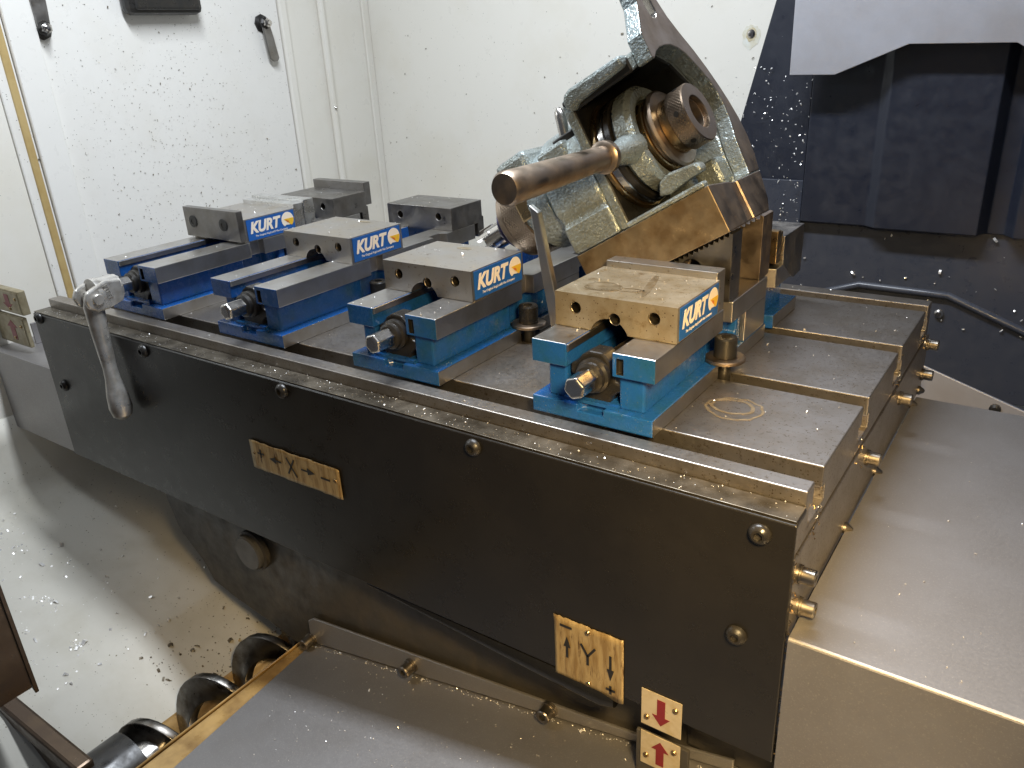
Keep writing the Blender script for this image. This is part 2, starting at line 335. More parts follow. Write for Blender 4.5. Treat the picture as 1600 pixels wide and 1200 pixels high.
# access door in the left wall
d = empty('access_door', (WX, 470, -300)); tag(d, 'white access door speckled with chips, two cam latches, in the left wall', 'door')
box('door_leaf', 1, 9, -398, 338, 0, 1500, M['doorp'], d, 3)
box('edge_trim', 1, 16, 340, 366, 0, 1500, M['wall'], d, 5)
box('edge_trim', 1, 18, 480, 500, 0, 1500, M['wall'], d, 7)
box('seal_strip', 1, 14, -388, -372, 0, 1500, M['seal'], d, 3).location = Vector((0, 8, 0)) * S
box('hinge_panel', 1, 14, -360, -300, 0, 1500, M['doorp'], d, 4).location = Vector((9, 0, 0)) * S
def latch(y, z, up):
    l = empty('latch', (9, y, z)); l.parent = d
    lathe('boss', [(22, 0), (22, 4), (15, 8), (15, 18), (11, 22)], M['darkm'], (0, 0, 0), (1, 0, 0), l, 8)
    lathe('nut', [(11, 20), (11, 28), (6, 30), (6, 36), (0, 37)], M['chrome'], (0, 0, 0), (1, 0, 0), l, 6)
    s = 1 if up else -1
    pl = [(-12, 0), (12, 0), (14, 34), (15, 84), (7, 92), (-7, 92), (-15, 84), (-13, 34)] if not up else [(-13, 0), (13, 0), (16, 40), (18, 105), (8, 116), (-8, 116), (-18, 105), (-15, 40)]
    prism('cam', [(a + (0 if up else 18 * b / 116), s * b) for a, b in pl], 'x', 12, 18, M['jawdark'], l, 1.5)
latch(183 - 470, 467 + 300, True); latch(748 - 470, 470 + 300, False)
g = box('pull_recess', 1, 40, 0, 190, 0, 150, M['darkm'], d, 14, loc=(9, -105, 790))
box('lip', 38, 46, 14, 176, 10, 140, M['darkm'], g, 4)
o = lathe('button', [(5, 0), (5, 2), (3, 4), (0, 4.5)], M['chrome'], (19, 490, 300 + 245), (1, 0, 0), d, 12)
# rivet with a rust halo on the back wall
r_ = empty('wall_screw', (-340, WY, 385)); tag(r_, 'small screw with rusty halo on the white back wall', 'screw')
lathe('head', [(9, 0), (9, 3), (6, 6), (0, 7)], M['chrome'], (0, 0, 0), (0, -1, 0), r_, 12)
rs = random.Random(5)
for nm_, rad_, dz_, c1_, c2_ in (('rust_stain', 21, -6, (0.60, 0.56, 0.43), (0.67, 0.68, 0.63)), ('rust_stain', 12, -2, (0.46, 0.38, 0.22), (0.58, 0.53, 0.38))):
    po = [(rad_ * rs.uniform(.9, 1.08) * math.cos(R(a)), dz_ + rad_ * rs.uniform(1.0, 1.35) * math.sin(R(a))) for a in range(0, 360, 14)]
    prism(nm_, po, 'y', -0.5 - (21 - rad_) * .05, 0, mat(nm_, c1_, 0, 0.5, c2_, 60, 0.35, 0.6, 1), r_, 0)

# left way cover, arrow posts
c = empty('way_cover', (-1320, -84, -145)); tag(c, 'grey sheet-metal way cover left of the table against the wall', 'way cover', None)
box('top_sheet', -178, 130, 0, 660, -3, 0, M['sheet'], c, 1)
box('front_sheet', -178, 130, -3, 0, -182, 0, M['sheet'], c, 1)
box('end_flange', -120, -116, 60, 640, 0.5, 46, M['sheet'], c, 1)
box('back_flange', -115, 130, 150, 154, 0.5, 46, M['sheet'], c, 1)
p_ = empty('marker_bracket', (-1420, -60, -150)); tag(p_, 'dull metal bracket carrying red arrow plates at the far left', 'bracket')
box('upper_box', -120, 52, 0, 16, 88, 138, M['signdull'], p_, 2)
box('lower_box', -120, 44, 0, 8, 18, 82, M['signdull'], p_, 2)

# ------------------------------------------------------------------ signs
def poly_print(name, polys, m, parent, y=-0.6, th=0.5, loc=(0, 0, 0)):
    v = []; f = []
    for po in polys:
        k = len(v); n = len(po)
        v += [(x, y, z) for x, z in po] + [(x, y + th, z) for x, z in po]
        f += [tuple(range(k, k + n)), tuple(range(k + 2 * n - 1, k + n - 1, -1))] + [(k + i, k + (i + 1) % n, k + n + (i + 1) % n, k + n + i) for i in range(n)]
    return link(name, mesh(name, v, f, m), parent, loc)
def arrow_poly(cx, cz, ln, sh, hw, hl, ang):
    pts = [(-ln / 2, -sh), (ln / 2 - hl, -sh), (ln / 2 - hl, -hw), (ln / 2, 0), (ln / 2 - hl, hw), (ln / 2 - hl, sh), (-ln / 2, sh)]
    c_, s_ = math.cos(R(ang)), math.sin(R(ang))
    return [(cx + a * c_ - b * s_, cz + a * s_ + b * c_) for a, b in pts]
def bar_poly(x0, z0, x1, z1, wd):
    d_ = Vector((x1 - x0, z1 - z0)).normalized(); n_ = Vector((-d_.y, d_.x)) * wd / 2
    return [(x0 + n_.x, z0 + n_.y), (x1 + n_.x, z1 + n_.y), (x1 - n_.x, z1 - n_.y), (x0 - n_.x, z0 - n_.y)]
RIV = lathe_me('rivet', [(3.6, 0), (3.6, 0.8), (2.6, 2.2), (1.2, 2.4), (1.0, 1.6), (0, 1.5)], M['brass'], 14)
def rivet(parent, x, z):
    o = link('rivet', RIV, parent, (x, -1.2, z)); o.rotation_euler = frame((0, -1, 0)).to_euler(); return o
def wavy_plate(name, wd, ht, m, parent, seed=1, amp=0.9):
    rr = random.Random(seed); v = []; f = []; nx, nz = 22, 10
    ph = [(rr.uniform(0.05, 0.35), rr.uniform(0, 6), rr.uniform(0.2, 1)) for _ in range(6)]
    for j in range(nz + 1):
        for i in range(nx + 1):
            x, z = wd * i / nx, ht * j / nz
            q = sum(a * math.sin(x * k + z * 0.05 + p0) for k, p0, a in ph) / 6
            v.append((x + (rr.uniform(-.7, .7) if j in (0, nz) else 0), -1.2 - amp * max(0, q), z + (rr.uniform(-.9, .9) if j in (0, nz) else 0)))
    for j in range(nz):
        for i in range(nx):
            k = j * (nx + 1) + i; f.append((k, k + 1, k + nx + 2, k + nx + 1))
    o = link(name, mesh(name, v, f, m, True), parent)
    s = o.modifiers.new('t', 'SOLIDIFY'); s.thickness = 0.9 * S; s.offset = 1
    return o
FY = -106.0
def axis_sign_x():
    s = empty('axis_sign', (-624, FY - 0.4, -176)); tag(s, 'narrow varnished plate with X and arrows on the black front cover', 'sign')
    wavy_plate('plate', 190, 47, M['goldp'], s, 3, 1.6)
    w_ = 2.8; y = -3.4
    poly_print('plus', [bar_poly(17, 29, 31, 29, w_), bar_poly(24, 22, 24, 36, w_)], M['ink'], s, y)
    poly_print('arrow', [arrow_poly(56, 26, 26, 1.2, 5.5, 14, 180)], M['ink'], s, y)
    poly_print('letter', [bar_poly(82, 12, 98, 38, w_), bar_poly(82, 38, 100, 10, w_)], M['ink'], s, y)
    poly_print('arrow', [arrow_poly(126, 27, 28, 1.2, 5.5, 15, 0)], M['ink'], s, y)
    poly_print('minus', [bar_poly(152, 25, 170, 25, w_)], M['ink'], s, y)
    rivet(s, 8, 26); rivet(s, 180, 27)
axis_sign_x()
def axis_sign_y():
    s = empty('axis_sign', (-93, FY - 0.4, -320)); tag(s, 'square varnished plate with Y and two arrows on the black front cover', 'sign')
    wavy_plate('plate', 92, 93, M['goldp'], s, 9, 0.9)
    w_ = 3.0; y = -2.6
    poly_print('minus', [bar_poly(9, 82, 25, 82, w_)], M['ink'], s, y)
    poly_print('arrow', [arrow_poly(18, 52, 31, 1.5, 4.6, 15, 90)], M['ink'], s, y)
    poly_print('letter', [bar_poly(46, 38, 46, 52, w_), bar_poly(46, 51, 37, 66, w_), bar_poly(46, 51, 56, 66, w_)], M['ink'], s, y)
    poly_print('arrow', [arrow_poly(76, 47, 36, 1.5, 4.6, 16, 270)], M['ink'], s, y)
    poly_print('plus', [bar_poly(70, 15, 82, 15, w_), bar_poly(76, 9, 76, 21, w_)], M['ink'], s, y)
    rivet(s, 46, 85); rivet(s, 46, 9)
axis_sign_y()
def arrow_sign(loc, wd, ht, ang, label, riv, pm='signp'):
    s = empty('arrow_sign', loc); tag(s, label, 'sign', 'red arrow marker plates')
    box('plate', 0, wd, -1.2, 0, 0, ht, M[pm], s, 0.4)
    poly_print('arrow', [arrow_poly(wd * .5, ht * .5, ht * .72, wd * .1, wd * .22, ht * .26, ang)], M['red'], s, -1.7)
    for x, z in riv: rivet(s, x * wd, z * ht)
arrow_sign((22, FY - 0.4, -334), 49, 52, 270, 'pale plate with red arrow pointing down at the front cover bottom', ((.15, .25), (.85, .75)))
arrow_sign((22, FY - 0.4, -395), 49, 50, 90, 'pale plate with red arrow pointing up below the front cover', ((.15, .3), (.85, .75)))
arrow_sign((-1462, -60.4, -58), 90, 42, 270, 'upper red arrow plate pointing down at the far left edge', ((.9, .7), (.55, .15)), 'signdull')
arrow_sign((-1478, -60.4, -128), 98, 58, 90, 'lower red arrow plate pointing up at the far left edge', ((.9, .7), (.5, .2)), 'signdull')

# ------------------------------------------------------------------ machine table
XL, XR = -1210, 170
t = empty('machine_table', (0, 0, -310)); tag(t, 'long slotted iron machine table with black front cover', 'machine table')
T0 = (0, 0, 310)
pts = [(-74, 0)]
for a, b in ((-51, -19), (139.6, 166.8), (327.6, 354.5), (516.4, 545)):
    pts += [(a, 0), (a, -24), (a - 12, -24), (a - 12, -44), (b + 12, -44), (b + 12, -24), (b, -24), (b, 0)]
pts += [(574, 0), (574, -56), (-100, -56), (-100, -20), (-74, -20)]
bev(link('slotted_top', prism_me('slotted_top', pts, 'x', XL, XR, M['table']), t, T0), 1.3)
box('bed', XL + 20, XR + 1.5, -101, 590, -150, -58.5, M['table'], t, 1.0, T0)
cov = prism('front_cover', [(-75, -17), (-102, -17), (FY, -19.5), (FY, -310), (-103, -310), (-103, -23), (-75, -23)], 'x', XL - 2, XR + 1, M['black'], t, 1.2, T0, 20)
box('cover_lip', XL - 1, XR, -104, -74.5, -16.9, -15.4, M['blackedge'], t, 0.5, T0)
box('cover_return', XR - 4, XR + 1.2, -102.9, -70, -310, -59, M['black'], t, 1, T0)
BTN = cut(lathe_me('button_screw', [(11, 0), (11, 2), (9.5, 5), (6.5, 7.2), (0, 7.6)], M['darkm'], 24), [(lathe_me('c', [(4.6, 4), (4.6, 12)], M['darkm'], 6, False), (0, 0, 0), None)])
for x, z in ((139, -37), (-196, -33), (-527, -31), (-861, -31), (-1191, -25), (-1168, -154), (124, -162)):
    b_ = link('button_screw', BTN, cov, (x, FY - 0.2, z)); b_.rotation_euler = frame((0, -1, 0)).to_euler()
CAP = cut(lathe_me('cap_screw', [(12, 0), (12, 2.2), (11, 2.6), (12, 3), (12, 5), (10, 5.4), (10, 19), (9, 20.5), (0, 20.5)], M['boltm'], 22), [(lathe_me('c', [(5, 14), (5, 26)], M['darkm'], 6, False), (0, 0, 0), None)])
for y, z in ((-84, -84), (-70, -131), (190, -88), (380, -85), (580, -72), (572, -120)):
    b_ = link('cap_screw', CAP, t, (XR + 1.5, y, z + 310)); b_.scale = (.82,) * 3; b_.rotation_euler = frame((1, 0, 0)).to_euler()
for y in (-55, 110, 262, 500, 560):
    b_ = link('stud', lathe_me('stud', [(7, 0), (7, 3), (3, 9), (1.5, 10), (0, 10)], M['boltm'], 14), t, (XR + 1.5, y, 310 - 143)); b_.rotation_euler = frame((1, 0, 0)).to_euler()
tube('cable', [(-420, -96, -318), (-250, -97, -322), (-120, -98, -324), (-30, -99, -326), (-14, -99, -326)], [4, 9, 13, 14, 10], M['rubber'], None, 14)
o = bpy.data.objects['cable']; tag(o, 'oily black rubber hose under the edge of the front cover', 'hose')
o = empty('limit_bracket', (110, -60, -390)); tag(o, 'dark block with a screw under the right end of the front cover', 'bracket')
box('block', -50, 60, 0, 60, 0, 70, M['castdark'], o, 2)
b_ = link('button_screw', BTN, o, (-15, -0.2, 45)); b_.rotation_euler = frame((0, -1, 0)).to_euler()
box('arrow_mount', -95, -30, -45, -40, -40, 40, M['castdark'], o, 1)

# right way cover
c = empty('way_cover', (172, -108, -143)); tag(c, 'broad sheet-metal way cover to the right of the table', 'way cover')
prism('cover_sheet', [(0, -300), (0, -3), (1, -1), (3, 0), (640, 0), (640, -6), (8, -6), (6, -8), (6, -300)], 'x', 2, 560, M['sheet'], c, 0.6)
box('cover_sheet', 300, 560, 470, 640, 1, 7, M['sheet'], c, 1.5)
# saddle, apron
s_ = empty('saddle', (-400, -60, -600)); tag(s_, 'dark oily saddle casting below the table front cover', 'saddle')
SP = [(-1010, -300), (-1003, -382), (-985, -440), (-930, -490), (-905, -530), (-850, -545), (-760, -560), (-652, -585), (-600, -560), (140, -420), (140, -300)]
prism('casting', [(x + 400, z + 600) for x, z in SP], 'y', 4, 400, M['castdark'], s_, 3)
lathe('plug', [(33, 0), (33, 14), (30, 17), (0, 17)], M['grey'], (-340, -2, 205), (0, -1, 0), s_, 30)
lathe('plug_ring', [(38, -2), (38, 6), (34, 8), (34, 0)], M['castdark'], (-340, -2, 205), (0, -1, 0), s_, 30)
az = lambda x: -445 + .2 * (x + 130)
a_ = empty('apron_cover', (-300, -60, -480)); tag(a_, 'sloping grey sheet apron below the table with a bolted flange', 'way cover')
def apz(x): return az(x) + 480
av = [(-616, 6), (-626, -10), (-566, -580), (400, -580), (400, 6)]
k_ = len(av)
me = mesh('apron_sheet', [(x + 300, y + 60, az(x) + 480) for x, y in av] + [(x + 300, y + 60, az(x) + 475) for x, y in av], [tuple(range(k_)), tuple(range(k_, 2 * k_))] + [(i, (i + 1) % k_, k_ + (i + 1) % k_, k_ + i) for i in range(k_)], M['sheet'])
bev(link('apron_sheet', me, a_), 1)
fl = [(-622, az(-622) + 3), (120, az(120) + 3), (120, az(120) + 20), (-2, -404), (-606, -484), (-620, -494)]
flo = prism('flange', [(x + 300, z + 480) for x, z in fl], 'y', -8, -3, M['sheet'], a_, 1.5)
for x, z in ((-618, -532), (-383, -476), (-130, -428)):
    b_ = link('cap_screw', CAP, a_, (x + 300, -8, z + 480)); b_.rotation_euler = frame((0, -1, 0)).to_euler()

# ------------------------------------------------------------------ auger
g = empty('chip_auger', (-745, -160, -645)); tag(g, 'steel screw auger lying in the trough at the lower left', 'auger')
nt, pitch = 24, 118.0
v = []; f = []
for i in range(int(nt * 7.5) + 1):
    a = 2 * math.pi * i / nt; y = -147 - pitch + pitch * i / nt
    for rr_ in (20, 44, 68):
        v.append((rr_ * math.cos(-a + 1.35), y, rr_ * math.sin(-a + 1.35)))
for i in range(int(nt * 7.5)):
    for k in range(2):
        q = i * 3 + k; f.append((q, q + 1, q + 4, q + 3))
fo = link('flight', mesh('flight', v, f, M['augerm'], True), g)
sm = fo.modifiers.new('t', 'SOLIDIFY'); sm.thickness = 15 * S; sm.offset = 0
bev(fo, 2)
tube('shaft', [(0, -240, 0), (0, -128, 0), (0, -122, 0)], [36, 36, 30], M['chrome'], g, 32)
o = tube('auger_sleeve', [(-745, -620, -645), (-745, -345, -645)], 66, M['darkm'], None, 32); tag(o, 'black tube around the near end of the auger', 'tube')

# door rail in the lower left corner
o = empty('door_rail', (-1000, -430, -600)); tag(o, 'brown bronze door rail crossing the lower left corner', 'rail')
box('rail', -400, 262, 0, 28, 0, 34, M['brownrail'], o, 5)
box('rail_web', -400, 258, 6, 20, -90, -0.5, M['brownrail'], o, 2)
o = empty('door_post', (-805, -424, -455)); tag(o, 'dark brown notched metal post at the lower left edge', 'post')
prism('plate', [(-320, 700), (0, 700), (0, 0), (-14, 16), (-52, 4), (-58, -6), (-320, -10)], 'y', 0, 6, M['brownrail'], o, 1)
box('flange', -9, 0, -60, -0.5, 12, 700, M['brownrail'], o, 2)

# ------------------------------------------------------------------ column side
c = empty('column_cover', (-100, 850, 45)); tag(c, 'blue-black folded sheet cover of the machine column', 'column cover')
pl = [(-15, 0), (105, 0), (122, -14), (290, -14), (304, 10), (330, 10), (344, -14), (800, -14), (800, 30), (-15, 30)]
prism('folded_face', pl, 'z', 0, 700, M['col'], c, 2)
wv = [(-15, -2, 0), (-15, -2, 700), (-30, 60, 700), (-275, 110, 0)]
o = link('side_wing', mesh('side_wing', [(-16, 1, -30), (-16, 1, 700), (10, 90, 700), (-30, 80, 560), (-215, 70, 0), (-245, 70, -90), (-16, 30, -90)], [(0, 1, 2, 3, 4, 5, 6)], M['col']), c)
o.modifiers.new('t', 'SOLIDIFY').thickness = 3 * S
c = empty('lower_back_panel', (0, 866, -300)); tag(c, 'dark blue sheet panel behind the table with a pressed ridge', 'panel')
prism('panel_sheet', [(-330, 0), (-330, 420), (760, 420), (760, 60)], 'y', 0, 6, M['panelblue'], c, 1)
tube('pressed_ridge', [(-60, -2, 205), (5, -2, 228), (160, -2, 226), (330, -2, 160), (560, -2, 60)], 7, M['panelblue'], c, 10)
tube('pressed_ridge', [(90, -2, 90), (330, -2, 20), (560, -2, -50)], 5, M['panelblue'], c, 10)
lathe('screw', [(8, 0), (8, 4), (5, 7), (0, 7)], M['chrome'], (150, 0, 190), (0, -1, 0), c, 12)
c = empty('deflector_plate', (180, 700, -230)); tag(c, 'pale bare metal deflector strip behind the right way cover', 'plate')
prism('plate', [(-60, 20), (-60, 88), (420, -70), (420, -140)], 'y', 0, 5, M['sheetgrey'], c, 1)
lathe('screw', [(9, 0), (9, 5), (5, 8), (0, 8)], M['darkm'], (95, 0, 20), (0, -1, 0), c, 12)
c = empty('head_cover', (-140, 800, 315)); tag(c, 'pale grey sheet cover hanging at the upper right', 'head cover')
prism('cover_plate', [(-3, 0), (75, -1), (188, 44), (342, 40), (368, 24), (900, 10), (900, 600), (-6, 600)], 'y', 0, 4, M['sheetgrey'], c, 1)

# ------------------------------------------------------------------ vises
def notch_poly(xl, xr, segs, inset, nd):
    """outline in XY with side notches; segs = list of (y0,y1) full-width runs, notches between"""
    rgt = []; lft = []
    for i, (a, b) in enumerate(segs):
        rgt += [(xr, a), (xr, b)]; lft += [(xl, a), (xl, b)]
        if i < len(segs) - 1:
            c0 = segs[i + 1][0]
            rgt += [(xr - nd, b + 4), (xr - nd, c0 - 4)]; lft += [(xl + nd, b + 4), (xl + nd, c0 - 4)]
    return rgt + lft[::-1]
VW = -152
yb0 = 46.0                                     # base front sits at world y = -46
SEG = [(0, 191), (222, 357), (391, 498)]
ME = {}
foot = prism_me('foot', notch_poly(VW, 0, [(0, 185), (232, 357), (391, 498)], 0, 26), 'z', 0, 20, [M['blue'], M['steel_v']])
for p in foot.polygons:
    if abs(p.normal.x) > .9 and (max(foot.vertices[i].co.x for i in p.vertices) > -0.001 or min(foot.vertices[i].co.x for i in p.vertices) < -0.151): p.material_index = 1
ME['foot'] = cut(foot, [(prism_me('c', [(-92, -5), (-60, -5), (-60, 8), (-65, 13), (-87, 13), (-92, 8)], 'z', 12, 30, M['blue']), (0, 0, 0), None)])
ME['web_l'] = prism_me('web', notch_poly(VW + 16, -112, [(12, 183), (236, 352), (396, 470)], 0, 14), 'z', 19.5, 62, M['blue'])
ME['web_r'] = prism_me('web', notch_poly(-46, -16, [(12, 183), (236, 352), (396, 470)], 0, 14), 'z', 19.5, 62, M['blue'])
def rail(x0, x1, side):
    ys = [(3, 192), (222, 350), (388, 470)]; out = (x1 if side > 0 else x0); inn = (x0 if side > 0 else x1)
    nd = -14 * side
    pr = [(out, ys[0][0]), (out, ys[0][1]), (out + nd, ys[0][1] + 2), (out + nd, ys[1][0] - 2), (out, ys[1][0]), (out, ys[1][1]), (out + nd, ys[1][1] + 3), (out + nd, ys[2][0] - 3), (out, ys[2][0]), (out, ys[2][1]), (inn, ys[2][1]), (inn, ys[0][0])]
    me = prism_me('rail', pr, 'z', 61, 88, [M['steel_v'], M['blue']])
    for p in me.polygons:
        c_ = p.center
        if p.normal.y < -.9 and c_.y < 0.01: p.material_index = 1
        if abs(p.normal.x) > .9 and abs(c_.x - inn * S) < 0.0005: p.material_index = 1
        if p.normal.z < -.9: p.material_index = 1
    return me
rr_me = rail(-50, 0, 1); rl_me = rail(VW, -107, -1)
ME['rail_r'] = cut(rr_me, [(prism_me('c', [(-45, -5), (-37, -5), (-37, 9), (-45, 9)], 'z', 64, 82, M['darkm']), (0, 0, 0), None)], M['darkm'])
ME['rail_l'] = rl_me
ME['strip'] = box_me('way_strip', -107.2, -104.5, 4, 330, 79, 87.2, M['steel_v'])
ME['pillar'] = box_me('side_pillar', -17, -0.4, 272, 350, 20.2, 60.8, M['steel_v'])
ME['gusset'] = prism_me('gusset', [(226, 21), (270, 21), (270, 60), (258, 60), (254, 38), (240, 26)], 'x', -22, -6, M['blue'])
ME['floor'] = box_me('channel_floor', -113, -45, 6, 470, 20.2, 24, M['blue'])
def jaw_block(m, D=117.6):
    b = box_me('movable_jaw', VW, 0, 0, D, 88.3, 129, m)
    cs = [(cyl_me(7.4, -3, 26), (VW + 27, 0, 112), (0, 1, 0)), (cyl_me(7.4, -3, 26), (VW + 77, 0, 105), (0, 1, 0)),
          (cyl_me(7.4, -3, 26), (VW + 125, 0, 113), (0, 1, 0)), (cyl_me(25, -3, 60), (VW + 70, 0, 80), (0, 1, 0))]
    return cut(b, cs)
ME['jaw'] = jaw_block(M['jaw'])
THR = None
def thread_me():
    v = []; f = []; n = 18; turns = 6
    for i in range(n * turns + 1):
        a = 2 * math.pi * i / n; h = 1 + i * 2.4 / n
        for r, dh in ((7.5, 0), (6.0, 1.2)):
            v.append((r * math.cos(a), r * math.sin(a), h + dh))
    for i in range(n * turns):
        f.append((i * 2, i * 2 + 1, i * 2 + 3, i * 2 + 2))
        if i >= 0 and i + n <= n * turns: f.append((i * 2 + 1, (i + n) * 2 if i + n <= n * turns else 0, (i + n + 1) * 2 if i + n + 1 <= n * turns else 0, i * 2 + 3))
    return mesh('thread', v, [q for q in f if len(set(q)) == 4], M['boltm'], True)
THR = thread_me()
fj = prism_me('fixed_jaw', [(0, 88.3), (76, 88.3), (76, 66), (78, 62), (94, 62), (94, 98), (90, 100), (90, 129), (0, 129)], 'x', VW - 0.7, 0.7, M['jawdark'])
fj4 = prism_me('fixed_jaw', [(0, 88.3), (48, 60), (58, 56), (92, 58), (92, 129), (0, 129)], 'x', VW - 0.7, 0.7, M['jawdark'])
FJC = lambda: [(cyl_me(6.5, -3, 24), (VW + 30, 0, 110), (0, 1, 0)), (cyl_me(6.5, -3, 24), (VW + 122, 0, 112), (0, 1, 0))]
ME['fjaw'] = cut(fj, FJC()); ME['fjaw4'] = cut(fj4, FJC())
ME['bracket'] = cut(prism_me('screw_bracket', [(-104, 24), (-94, 22), (-60, 20), (-56, 30), (-50, 36), (-44, 38), (-44, 46), (-52, 50), (-56, 60), (-60, 72), (-68, 80), (-84, 80), (-94, 74), (-100, 66), (-108, 62), (-108, 50), (-98, 46)], 'y', 14, 40, M['darkm']), [])
ME['collar'] = lathe_me('collar', [(19, 0), (20, 2), (20, 8), (17, 10), (17, 16), (14, 18)], M['darkm'], 32)
hexp = [(13.6 * math.cos(R(60 * i + 12)), 13.6 * math.sin(R(60 * i + 12))) for i in range(6)]
ME['hex'] = lathe_me('hex_drive', [(0, -1.0), (10.5, -1.0), (13.4, 1.2), (13.4, 54)], M['chrome'], 6, False)
ME['leadscrew'] = tube_me('lead_screw', [(-76, 20, 56), (-76, 330, 56)], 12, M['bronze'], 20)
ME['nplate'] = box_me('name_plate', 0, 0.7, 0, 108, 0, 37, M['plateblue'])
tx = text_me('word', 'KURT', 20, M['cream'], 0.28, 0.9, 0.15, 1.0); fit(tx, 71, 21); ME['word'] = tx
tx = text_me('motto', 'The Original AngLock\u00ae Vise Company', 5, M['cream'], 0.2, 0.0, 0.1); fit(tx, 74, 4.6); ME['motto'] = tx
def fan(name, pts, m, h):
    n = len(pts); return mesh(name, [(x, y, 0) for x, y in pts] + [(x, y, h) for x, y in pts], [tuple(range(n)), tuple(range(n, 2 * n))] + [(i, (i + 1) % n, n + (i + 1) % n, n + i) for i in range(n)], m)
ME['disc'] = fan('emblem_disc', arc(0, 0, 14, -48, 232, 26) + [(-4, -9)], M['cream'], 0.25)
ME['wedge'] = fan('emblem_wedge', [(-9.5, 2)] + arc(0, 0, 14, 8, -52, 8)[0:] + [(6, -10)], M['yellow'], 0.45)
ME['dot'] = fan('emblem_dot', [(-5, 0.5), (2, -2), (3, -6), (-2, -4)], M['orange'], 0.6)
def vise(k, x, y, jy, label, jaw_plates, fixed, fjy, hex_on=True):
    v = empty('machine_vise', (x, y, 0)); tag(v, label, 'vise', 'blue and steel machine vises bolted in a row on the table')
    bev(link('base', ME['foot'], v), 1.6); bev(link('web', ME['web_l'], v), 2.5); bev(link('web', ME['web_r'], v), 2.5)
    bev(link('rail', ME['rail_r'], v), 1.0); bev(link('rail', ME['rail_l'], v), 1.0); bev(link('way_strip', ME['strip'], v), 0.6)
    bev(link('side_pillar', ME['pillar'], v), 0.8); bev(link('gusset', ME['gusset'], v), 2.0); link('channel_floor', ME['floor'], v)
    j = bev(link('movable_jaw', ME['jaw'], v, (0, jy, 0)), 0.7)
    for hx, hz in ((27, 112), (77, 105), (125, 113)):
        h = link('thread_insert', THR, j, (VW + hx, 0, hz)); h.rotation_euler = frame((0, 1, 0)).to_euler()
    pl = link('name_plate', ME['nplate'], v, (0.25, jy + 5, 90.2))
    o_ = link('word', ME['word'], pl, (0.75, 6, 11.5), ROT_X); o_ = link('motto', ME['motto'], pl, (0.75, 16, 3.6), ROT_X)
    o_ = link('emblem_disc', ME['disc'], pl, (0.72, 92, 21.5), ROT_X); o_ = link('emblem_wedge', ME['wedge'], pl, (0.74, 92, 21.5), ROT_X)
    o_ = link('emblem_dot', ME['dot'], pl, (0.78, 92, 21.5), ROT_X)
    for (a, b, z0, z1, m, dx) in jaw_plates:
        box('jaw_plate', VW + dx, -dx, jy + a, jy + b, z0, z1, m, v, 0.9)
    bev(link('fixed_jaw', ME[fixed], v, (0, fjy, 0)), 0.9)
    box('jaw_seat', VW + 14, -14, fjy + 2, fjy + 70, 62, 88.1, M['jawdark'], v, 1)
    bev(link('screw_bracket', ME['bracket'], v), 2.5)
    lathe_o = link('collar', ME['collar'], v, (-76, 14, 55)); lathe_o.rotation_euler = frame((0, -1, 0)).to_euler()
    h = link('hex_drive', ME['hex'], v, (-76, -34, 55)); h.rotation_euler = frame((0, 1, 0)).to_euler()
    h.rotation_euler.rotate_axis('Z', R(12)); bev(h, 2.2, 3)
    link('lead_screw', ME['leadscrew'], v)
    return v
V = {}
V[4] = vise(4, 0, -46, 55, 'nearest blue vise, its tan steel jaw stained with oil marks', [(117.9, 197.5 - 55, 88.3, 137, M['jaw'], 3)], 'fjaw4', 412)
V[3] = vise(3, -293, -46, 79, 'second nearest blue vise, beside the grey flat bar lever', [], 'fjaw4', 412)
V[2] = vise(2, -586, -46, 154, 'third blue vise with a bare fixed jaw block behind it', [], 'fjaw', 403)
V[1] = vise(1, -879, -49, 186, 'farthest blue vise with the crank handle on its screw', [(-13, -0.3, 92, 146, M['jawdark'], -2), (117.9, 140, 88.5, 136, M['alu'], 2), (141, 166, 88.5, 140, M['alu'], 1)], 'fjaw', 400)
box('back_plate', VW + 1, -1, 490.4, 508, 100.3, 146, M['jawdark'], V[1], 0.9)
for hx in (24, 112):
    h = link('socket_screw', cut(lathe_me('socket_screw', [(11, 0), (11, 1.2), (9, 1.4), (0, 1.4)], M['darkm'], 26), [(lathe_me('c', [(5, 0.6), (5, 8)], M['darkm'], 6, False), (0, 0, 0), None)]), V[1], (VW + hx, 186 - 13.2, 120)); h.rotation_euler = frame((0, -1, 0)).to_euler()
# fixed jaw plates clamping on vise 4
box('jaw_plate', VW + 2, -2, 412 - 14, 411.5, 95, 137, M['brass'], V[4], 0.8)
box('jaw_plate', VW + 1, -1, 412 - 28, 397.5, 96, 141, M['brass'], V[4], 0.8)

jm = ME['jaw'].copy(); jm.materials.clear(); jm.materials.append(M['jaw_pitted'])
for c_ in V[4].children:
    if c_.name.startswith('movable_jaw'): c_.data = jm
def stain(parent, cx, cy, z, rx, ry, seed, ring=0.0, rot=0.0):
    rr = random.Random(seed); n_ = 26; out_ = []; in_ = []
    for i in range(n_):
        a = 2 * math.pi * i / n_; q = rr.uniform(.93, 1.05)
        for lst, f_ in ((out_, 1.0), (in_, ring)):
            x, y = rx * q * f_ * math.cos(a), ry * q * f_ * math.sin(a)
            lst.append((cx + x * math.cos(rot) - y * math.sin(rot), cy + x * math.sin(rot) + y * math.cos(rot), z))
    if ring: me_ = mesh('oil_stain', out_ + in_, [(i, (i + 1) % n_, n_ + (i + 1) % n_, n_ + i) for i in range(n_)], M['oil'])
    else: me_ = mesh('oil_stain', out_, [tuple(range(n_))], M['oil'])
    o_ = link('oil_stain', me_, parent); o_.modifiers.new('t', 'SOLIDIFY').thickness = 0.12 * S; return o_
